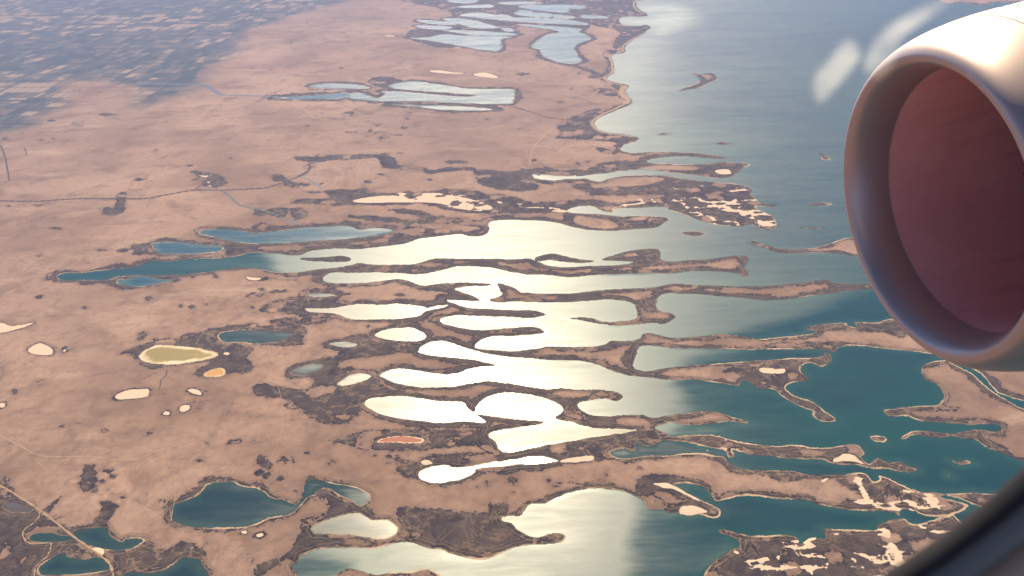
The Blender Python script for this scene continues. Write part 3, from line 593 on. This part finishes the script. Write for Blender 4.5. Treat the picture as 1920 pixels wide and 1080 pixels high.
def water_material(ty):
    deep, shallow = WCOL[ty]
    s = NT('water_'+{'s': 'open', 't': 'teal', 'b': 'blue', 'g': 'glint_pale', 'h': 'shallow', 'f': 'ponded', 'o': 'olive', 'y': 'amber', 'r': 'rust', 'p': 'peaty'}[ty])
    d = s.attr('depth'); n = s.noise(900, 5, 0.6, (0.6, 1.4, 1), 0.6, 0.35); big = s.noise(5200, 4, 0.55, (0.5, 1.3, 1), 0.5)
    dd = s.math('ADD', d, s.math('MULTIPLY', s.math('SUBTRACT', n, 0.5), 160.0))
    salty = ty in 'oyr'
    if salty: dd = s.math('ADD', d, s.math('MULTIPLY', s.math('SUBTRACT', s.noise(380, 5, 0.6), 0.5), 330.0 if ty == 'o' else 80.0))
    c = s.mix(s.ramp(dd, 10 if not salty else (30 if ty == 'o' else 4), 190 if not salty else (130 if ty == 'o' else 34)), shallow, deep)
    if ty == 's':
        c = s.mix(s.math('MULTIPLY', s.attr('plume'), s.ramp(n, 0.2, 0.8, 0.55, 1)), c, (0.27, 0.34, 0.31))
        c = s.mix(s.ramp(big, 0.38, 0.68, 0, 0.8), c, (0.0012, 0.048, 0.046)); c = s.mix(s.ramp(n, 0.52, 0.72, 0, 0.5), c, (0.0004, 0.018, 0.028)); c = s.mix(s.math('MULTIPLY', s.ramp(s.noise(2600, 5, 0.62, (0.4, 1.6, 1), 0.9, 0.2), 0.55, 0.75), 0.35), c, (0.012, 0.060, 0.058))
    if salty: c = s.mix(s.ramp(s.noise(420, 4, .6), 0.5, 0.75, 0, 0.5), c, tuple(v*1.5 for v in deep))
    # wind roughens the open water; the lee of the shores lies smoother
    streak = s.noise(1400, 5, 0.6, (0.35, 2.2, 1), 0.3, -0.45)
    r = s.math('ADD', 0.415, s.math('MULTIPLY', s.math('SUBTRACT', big, 0.5), 0.09))
    r = s.math('ADD', r, s.math('MULTIPLY', s.math('SUBTRACT', streak, 0.5), 0.17))
    rip = s.noise(240, 4, 0.6, (0.3, 1.6, 1), 0.2, 0.3); r = s.math('ADD', r, s.math('MULTIPLY', s.math('SUBTRACT', rip, 0.5), 0.16))
    lee = s.math('MULTIPLY', s.ramp(s.math('ADD', d, s.math('MULTIPLY', s.math('SUBTRACT', streak, 0.5), 420.0)), -40, 130, 1, 0), s.ramp(s.noise(1900, 3, 0.5), 0.45, 0.62))
    r = s.math('SUBTRACT', r, s.math('MULTIPLY', lee, 0.13))
    if ty == 's': r = s.math('SUBTRACT', r, s.math('MULTIPLY', s.attr('calm'), 0.20))
    if ty == 't': r = s.math('SUBTRACT', r, 0.20)
    if ty == 'f': r = s.math('SUBTRACT', r, 0.14)
    if ty == 'h': r = s.math('SUBTRACT', r, 0.14)
    if ty == 'b': r = s.math('SUBTRACT', r, 0.15)
    if salty: r = 0.55
    b = s.bsdf(c, r, 0.62 if not salty else 0.2, IOR=1.333)
    return s.m

FIELD_ANG = math.radians(-6.5)
# ---------------------------------------------------------------- the land and the waters on it
ATT = {'scrub': np.clip(marsh, -200, 50), 'shore': np.clip(land, -MW, MW), 'farm': farm, 'salt': np.clip(salt, -100, 100), 'norim': norim}
add('ground', grid_mesh('ground', Zg, None, ATT), ground_material(), kind='structure')
mx = np.maximum(np.maximum(ZM[:-1, :-1], ZM[1:, :-1]), np.maximum(ZM[:-1, 1:], ZM[1:, 1:]))
lmx = np.maximum(land[:-1, :-1], land[1:, 1:])
mv = add('marsh_vegetation', grid_mesh('marsh_vegetation', Zg+ZM, (mx > -0.6) & (lmx > 2), {'shore': ATT['shore'], 'salt': ATT['salt'], 'norim': norim, 'within': np.clip(marsh, -50, 300)}), marsh_material(), kind='stuff')
mv['label'] = 'dark salt marsh growth fringing the lakes and spits'; mv['category'] = 'marsh plants'
fo = owner[:-1, :-1].copy(); fb = best[:-1, :-1].copy()
for o_, b_ in ((owner[1:, :-1], best[1:, :-1]), (owner[:-1, 1:], best[:-1, 1:]), (owner[1:, 1:], best[1:, 1:])):
    m = b_ > fb; fo[m] = o_[m]; fb[m] = b_[m]
smx = np.maximum(np.maximum(sdW[:-1, :-1], sdW[1:, :-1]), np.maximum(sdW[:-1, 1:], sdW[1:, 1:]))
wet = (smx > -8) & (fb > -MW+5)
mats = {}
for i, (nm, ty) in enumerate(bodies):
    k = wet & (fo == i)
    if not k.any(): continue
    if ty not in mats: mats[ty] = water_material(ty)
    at = {'depth': np.clip(sdW, -MW, MW)}
    if ty == 's': at['plume'] = plume; at['calm'] = calm
    add(nm, grid_mesh(nm, np.full(X.shape, -H), k, at), mats[ty], kind='structure')

# ---------------------------------------------------------------- roads, tracks and canals laid over the plain
def soil(name, c0, c1, sc=60.0):
    s = NT(name); s.bsdf(s.mix(s.ramp(s.noise(sc, 4), 0.35, 0.65), c0, c1), 0.95, 0.05); return s.m
TM = {'p': soil('pale_dust', (0.30, 0.215, 0.150), (0.25, 0.178, 0.122)), 'd': soil('dark_verge', (0.05, 0.04, 0.045), (0.08, 0.06, 0.055)), 'w': None}
def canal_material():
    s = NT('canal_water'); s.bsdf((0.035, 0.06, 0.07), 0.3, 0.5, IOR=1.333); return s.m
TM['w'] = canal_material()
def zat(G):
    c_, r_ = to_index(G); i0 = np.clip(r_.astype(int), 0, ND-2); j0 = np.clip(c_.astype(int), 0, NA-2)
    return np.maximum.reduce([Zg[i0, j0], Zg[i0+1, j0], Zg[i0, j0+1], Zg[i0+1, j0+1]])
for line in TRACKS.strip().splitlines():
    nm, hw, ty, rest = line.split(' ', 3)
    G = to_ground(smooth(pts(rest), False, 4)); hw = float(hw)
    seg = [G[0]]
    for k in range(1, len(G)):
        n_ = max(1, int(np.hypot(*(G[k]-G[k-1]))/45))
        for q in range(1, n_+1): seg.append(G[k-1]+(G[k]-G[k-1])*q/n_)
    G = np.array(seg); T = np.gradient(G, axis=0); T /= np.linalg.norm(T, axis=1)[:, None]+1e-9; Nn = np.stack([-T[:, 1], T[:, 0]], -1)
    hw *= float(np.clip(np.hypot(*G.mean(0))/15000, 1.0, 2.2)) if nm != 'beach' else 1.0
    wv = hw*np.array([1+0.35*math.sin(k*1.7)+rng.uniform(-.3, .3) for k in range(len(G))])[:, None]
    A_, B_ = G+Nn*wv, G-Nn*wv
    z = np.maximum.reduce([zat(A_), zat(B_), zat(G)])+(2.2 if ty != 'w' else 1.8) + (2.6 if nm == 'beach' else 0)
    me = bpy.data.meshes.new(nm); n_ = len(G)
    me.from_pydata([(*A_[k], z[k]) for k in range(n_)]+[(*B_[k], z[k]) for k in range(n_)], [], [(k, k+1, n_+k+1, n_+k) for k in range(n_-1)])
    me.update(); add(nm, me, TM[ty], kind='structure')

# ---------------------------------------------------------------- the fishing village by the beach
def house_mesh(L_, W_, h, rh, wall, roof):
    v = [(-L_, -W_, 0), (L_, -W_, 0), (L_, W_, 0), (-L_, W_, 0), (-L_, -W_, h), (L_, -W_, h), (L_, W_, h), (-L_, W_, h), (-L_-1, 0, h+rh), (L_+1, 0, h+rh),
         (-L_-1, -W_-1, h-.5), (L_+1, -W_-1, h-.5), (L_+1, W_+1, h-.5), (-L_-1, W_+1, h-.5)]
    f = [(0, 1, 5, 4), (1, 2, 6, 5), (2, 3, 7, 6), (3, 0, 4, 7), (4, 7, 8), (5, 9, 6), (10, 11, 9, 8), (12, 13, 8, 9)]
    me = bpy.data.meshes.new('house'); me.from_pydata(v, [], f); me.materials.append(wall); me.materials.append(roof)
    me.polygons.foreach_set('material_index', [0]*6+[1]*2); me.update(); return me
WALL = soil('lime_wash', (0.50, 0.44, 0.38), (0.58, 0.50, 0.43)); RF = [soil('slate_roof', (0.10, 0.10, 0.11), (0.15, 0.14, 0.14)), soil('pale_tin_roof', (0.45, 0.42, 0.40), (0.52, 0.48, 0.45)), soil('rust_roof', (0.18, 0.08, 0.06), (0.24, 0.11, 0.08))]
HM = [house_mesh(13, 7, 5, 4, WALL, RF[0]), house_mesh(19, 9, 6, 4, WALL, RF[1]), house_mesh(11, 6, 5, 4, WALL, RF[2]), house_mesh(30, 10, 7, 4, WALL, RF[1])]
SPOTS = [(rng.uniform(1024, 1062), 0) for _ in range(22)]
hp = [(x, 161+(x-1024)*0.26+rng.uniform(-2.2, 3.5)) for x, _ in SPOTS]
hs = [(rng.uniform(1122, 1162), rng.uniform(182, 200)) for _ in range(16)]
for grp, lab, P_ in (('village houses inland', 'tiny low house in the village row on the bare plain behind the beach', hp), ('houses by the beach', 'tiny low house on the pale sand spit beside the bay', hs)):
    for px, py in P_:
        G = to_ground([(px, py)]); o = bpy.data.objects.new('house', rng.choice(HM)); COL.objects.link(o)
        o.location = (G[0, 0], G[0, 1], float(zat(G)[0])-0.5); o.rotation_euler = (0, 0, rng.choice((0.2, 1.77))+rng.uniform(-.1, .1))
        o['label'] = lab; o['category'] = 'house'; o['group'] = grp

# ---------------------------------------------------------------- the engine under the wing
def empty(name, label, cat, loc):
    o = bpy.data.objects.new(name, None); COL.objects.link(o); o.location = loc; o['label'] = label; o['category'] = cat; return o
def lathe(name, prof, m, parent, n=160, close=False):
    """profile of (x, r) turned about the x axis"""
    v, f = [], []
    for x, r in prof:
        for k in range(n):
            t = 2*math.pi*k/n; v.append((x, r*math.cos(t), r*math.sin(t)))
    for i in range(len(prof)-1):
        for k in range(n):
            f.append((i*n+k, i*n+(k+1) % n, (i+1)*n+(k+1) % n, (i+1)*n+k))
    me = bpy.data.meshes.new(name); me.from_pydata(v, [], f)
    me.polygons.foreach_set('use_smooth', [True]*len(f)); me.update()
    return add(name, me, m, parent)
ES = 0.78
ENG = Vector((3.40315, 5.34729, -2.48039))*ES
FWD = Vector((-0.98008612, -0.15162885, -0.12821812)).normalized()
eng = empty('jet_engine', 'large pale jet engine with an open polished intake, cut by the picture edge', 'engine', ENG)
ax = -FWD; ay = Vector((0, 0, 1)).cross(ax).normalized(); az_ = ax.cross(ay)
eng.matrix_world = Matrix(((ax.x, ay.x, az_.x, ENG.x), (ax.y, ay.y, az_.y, ENG.y), (ax.z, ay.z, az_.z, ENG.z), (0, 0, 0, 1)))
def objpos(s):
    tc = s.n('ShaderNodeTexCoord'); s.geo = tc.outputs['Object']
def metal():
    s = NT('lip_metal'); objpos(s); n = s.noise(0.5, 4, 0.6, (1, 1, 1)); g = s.noise(0.02, 2, 0.5, (0.1, 1, 1))
    s.bsdf(s.mix(n, (0.50, 0.40, 0.385), (0.57, 0.46, 0.44)), s.math('ADD', 0.36, s.math('MULTIPLY', n, 0.10)), 0.5, 0.6); return s.m
def paint(name, c0, c1, r, sc=0.35, spec=0.5, metal=0.0):
    s = NT(name); objpos(s); n = s.noise(sc, 5, 0.6); s.bsdf(s.mix(s.ramp(n, .35, .7), c0, c1), s.math('ADD', r, s.math('MULTIPLY', n, 0.08)), spec, metal); return s.m
LIPX, HR, TR = 0.26, 0.872, 0.78
prof = [(-LIPX*math.cos(t)+0.0, HR-(HR-TR)*math.sin(t)) for t in [math.pi/2*(1-k/22) for k in range(23)]]
OUT = [(-LIPX+0.62*(1-math.cos(t)), HR+0.168*math.sin(t)) for t in [math.pi/2*k/26 for k in range(27)]]
SEAM = 0.085
lip = [p for p in OUT if p[0] <= SEAM]; lip.append((SEAM, np.interp(SEAM, [p[0] for p in OUT], [p[1] for p in OUT])))
lathe('intake_lip', prof+lip[1:], metal(), eng)
cowl = [(SEAM+0.006, lip[-1][1]-0.001)]+[p for p in OUT if p[0] > SEAM+0.01]+[(0.6, 1.052), (1.0, 1.065), (1.6, 1.06), (2.3, 1.03), (3.0, 0.95), (3.5, 0.84)]
cw = lathe('cowl', cowl, paint('cowl_paint', (0.66, 0.64, 0.62), (0.74, 0.72, 0.70), 0.32), eng)
lathe('seam', [(SEAM-0.002, lip[-1][1]+0.0002), (SEAM+0.002, lip[-1][1]+0.0012), (SEAM+0.009, lip[-1][1]+0.0012)], paint('seam_sealant', (0.10, 0.08, 0.07), (0.14, 0.11, 0.1), 0.6), cw)
duct = [(0.006, TR+0.004), (0.1, TR), (0.25, TR+0.003), (0.5, TR+0.02), (0.8, TR+0.045), (1.15, TR+0.05)]
def liner():
    s = NT('duct_liner'); objpos(s); n = s.noise(0.30, 6, 0.65, (0.5, 1, 1)); st = s.noise(0.09, 5, 0.6, (0.12, 1, 1)); pf = s.noise(0.006, 1, 0.5)
    c = s.mix(s.ramp(n, .35, .68), (0.86, 0.43, 0.42), (0.92, 0.50, 0.48)); c = s.mix(s.ramp(st, .5, .75, 0, .25), c, (0.46, 0.235, 0.235)); c = s.mix(s.ramp(pf, .5, .7, 0, .25), c, (0.30, 0.15, 0.15))  # pink of the veil reflected in the window, put into the liner colour
    s.bsdf(c, s.math('ADD', 0.36, s.math('MULTIPLY', n, 0.12)), 0.4); return s.m
du = lathe('inlet_duct', duct, liner(), eng)
lathe('lip_joint', [(-0.004, TR+0.001), (0.008, TR+0.001)], paint('joint_strip', (0.55, 0.48, 0.45), (0.6, 0.52, 0.5), 0.4), du)
# fan and spinner at the back of the duct
fm = paint('fan_blade_metal', (0.10, 0.10, 0.11), (0.16, 0.15, 0.16), 0.35)
hub = lathe('spinner', [(0.55, 0.004), (0.60, 0.05), (0.75, 0.14), (0.95, 0.23), (1.12, 0.27)], paint('spinner_paint', (0.08, 0.08, 0.09), (0.12, 0.12, 0.13), 0.4), eng)
lathe('back_plate', [(1.16, 0.02), (1.16, TR+0.05)], fm, eng)
bm = bmesh.new()
for k in range(9):
    u = k/8; r = 0.26+u*(TR+0.04-0.26); tw = math.radians(28+32*u); ch = 0.11+0.09*u
    for s_ in (-1, 1): bm.verts.new((1.04+s_*ch*0.5*math.cos(tw), s_*ch*0.5*math.sin(tw)+0.03*math.sin(3*u), r))
bm.verts.ensure_lookup_table()
for k in range(8): bm.faces.new([bm.verts[2*k], bm.verts[2*k+1], bm.verts[2*k+3], bm.verts[2*k+2]])
bme = bpy.data.meshes.new('fan_blade'); bm.to_mesh(bme); bm.free(); bme.polygons.foreach_set('use_smooth', [True]*8)
bme.materials.append(fm)
for k in range(24):
    o = bpy.data.objects.new('fan_blade', bme); COL.objects.link(o); o.parent = eng; o.rotation_euler = (2*math.pi*k/24, 0, 0)
# the fasteners in view on the cowl behind the lip
bm = bmesh.new(); bmesh.ops.create_cone(bm, cap_ends=True, segments=10, radius1=0.008, radius2=0.006, depth=0.004)
me = bpy.data.meshes.new('fastener'); bm.to_mesh(me); bm.free(); me.materials.append(paint('fastener', (0.16, 0.16, 0.19), (0.24, 0.24, 0.26), 0.5))
def cr(x): return float(np.interp(x, [p[0] for p in cowl], [p[1] for p in cowl]))
for x, k0 in ((0.26, 0), (0.305, 0.5)):
    for k in range(14):
        t = math.radians(-42+6.5*(k+k0))
        o = bpy.data.objects.new('fastener', me); COL.objects.link(o); o.parent = cw
        o.matrix_local = Matrix.Rotation(t, 4, 'X') @ Matrix.Translation((x, 0, cr(x)+0.001)) @ Matrix.Rotation(-0.12, 4, 'Y')

# ---------------------------------------------------------------- the cabin window one looks through
WS = 0.13/0.2
win = empty('cabin_window', 'blurred dark rim of the cabin window across the lower right corner', 'window', (-0.034*WS, 0.13, -0.086*WS))
def stadium(r, n=72, up=0.13):
    r += 0.004
    out = []
    for k in range(n):
        t = 2*math.pi*k/n+math.pi; x, z = r*math.cos(t), r*math.sin(t)
        out.append((x*WS, (z+(up if z > 1e-6 else 0))*WS))
    return out
def rings(name, spec, m, parent, n=144):
    v, f = [], []
    for r, y in spec:
        v += [(x, y, z) for x, z in stadium(r, n)]
    for i in range(len(spec)-1):
        for k in range(n): f.append((i*n+k, i*n+(k+1) % n, (i+1)*n+(k+1) % n, (i+1)*n+k))
    me = bpy.data.meshes.new(name); me.from_pydata(v, [], f); me.polygons.foreach_set('use_smooth', [True]*len(f)); me.update()
    return add(name, me, m, parent)
rings('rubber_seal', [(0.2560, 0.0075), (0.2470, 0.0080), (0.2420, 0.0070), (0.2405, 0.0050), (0.2408, 0.0020), (0.2425, 0.0005), (0.2445, 0.0015), (0.2455, 0.0020)], paint('black_rubber', (0.012, 0.012, 0.015), (0.02, 0.02, 0.024), 0.45, 0.03, 0.3), win)
rings('reveal_ring', [(0.2450, 0.002), (0.2470, -0.002), (0.2495, -0.003), (0.2520, -0.003), (0.2535, 0.002)], paint('reveal_plastic', (0.16, 0.17, 0.16), (0.22, 0.22, 0.21), 0.35, 0.05), win)
rings('shadow_gap', [(0.2532, 0.0015), (0.2600, 0.0015)], paint('gap_felt', (0.010, 0.010, 0.012), (0.016, 0.016, 0.018), 0.9, 0.03, 0.05), win)
rings('sidewall_panel', [(0.2565, 0.006), (0.2565, -0.004), (0.2585, -0.0075), (0.2650, -0.0130), (0.3600, -0.020), (0.60, -0.03), (1.1, -0.05)], paint('panel_plastic', (0.56, 0.43, 0.33), (0.62, 0.49, 0.38), 0.5, 0.05), win)
# clear outer pane
s = NT('clear_pane'); tr = s.n('ShaderNodeBsdfTransparent'); s.t.links.new(tr.outputs[0], s.out.inputs['Surface'])
v = [(x, 0.0078, z) for x, z in stadium(0.250, 144)]
me = bpy.data.meshes.new('pane'); me.from_pydata(v, [], [tuple(range(144))]); me.update(); pane = add('pane', me, s.m, win)
# cabin reflections in the pane, painted on as pale translucent patches
s = NT('pane_reflection'); fl = s.n('ShaderNodeBsdfTranslucent'); fl.inputs['Color'].default_value = (0.9, 0.9, 0.9, 1); tr = s.n('ShaderNodeBsdfTransparent'); mxs = s.n('ShaderNodeMixShader')
objpos(s); fv = s.math('MULTIPLY', s.attr('reflection'), s.ramp(s.noise(0.006, 4, 0.6, (1, 1, 1), 0.5), 0.3, 0.7, 0.35, 1.0))
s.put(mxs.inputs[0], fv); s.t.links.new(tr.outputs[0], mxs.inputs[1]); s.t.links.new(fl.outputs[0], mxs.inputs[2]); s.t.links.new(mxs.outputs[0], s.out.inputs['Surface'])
reflection_mat = s.m
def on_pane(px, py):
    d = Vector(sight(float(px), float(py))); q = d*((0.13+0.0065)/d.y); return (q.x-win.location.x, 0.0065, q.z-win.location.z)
def reflection(outline, strength):
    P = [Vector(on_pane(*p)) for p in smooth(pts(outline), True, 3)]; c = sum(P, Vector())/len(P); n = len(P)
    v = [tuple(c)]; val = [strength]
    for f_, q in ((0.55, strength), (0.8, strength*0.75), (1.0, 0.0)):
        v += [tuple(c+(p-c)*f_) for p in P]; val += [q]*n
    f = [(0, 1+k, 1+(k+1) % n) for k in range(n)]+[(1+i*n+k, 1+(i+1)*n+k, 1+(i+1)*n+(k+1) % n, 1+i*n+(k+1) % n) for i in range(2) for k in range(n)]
    me = bpy.data.meshes.new('reflection_patch'); me.from_pydata(v, [], f); me.update()
    at = me.attributes.new('reflection', 'FLOAT', 'POINT'); at.data.foreach_set('value', val)
    add('reflection_patch', me, reflection_mat, pane)
reflection('1592,64 1618,98 1606,122 1560,178 1532,196 1520,150 1560,100', 0.20)
reflection('1690,30 1740,5 1790,-12 1770,15 1712,52 1690,72 1668,132 1640,152 1612,130 1640,70', 0.20)

# ---------------------------------------------------------------- the air: one even body of haze round it all
bm = bmesh.new(); bmesh.ops.create_cube(bm, size=1.0)
HB = 7.2e5
for v_ in bm.verts: v_.co = Vector((v_.co.x*2*HB, v_.co.y*2*HB, 40.0 if v_.co.z > 0 else -H-30.0))
me = bpy.data.meshes.new('haze'); bm.to_mesh(me); bm.free()
s = NT('air'); pv = s.n('ShaderNodeVolumePrincipled'); pv.inputs['Color'].default_value = (0.37, 0.50, 1.0, 1); pv.inputs['Density'].default_value = 7.4e-6; pv.inputs['Anisotropy'].default_value = 0.25
s.t.links.new(pv.outputs[0], s.out.inputs['Volume'])
hz = add('haze', me, s.m, kind='stuff'); hz['label'] = 'thin blue haze paling the far plain'; hz['category'] = 'haze'
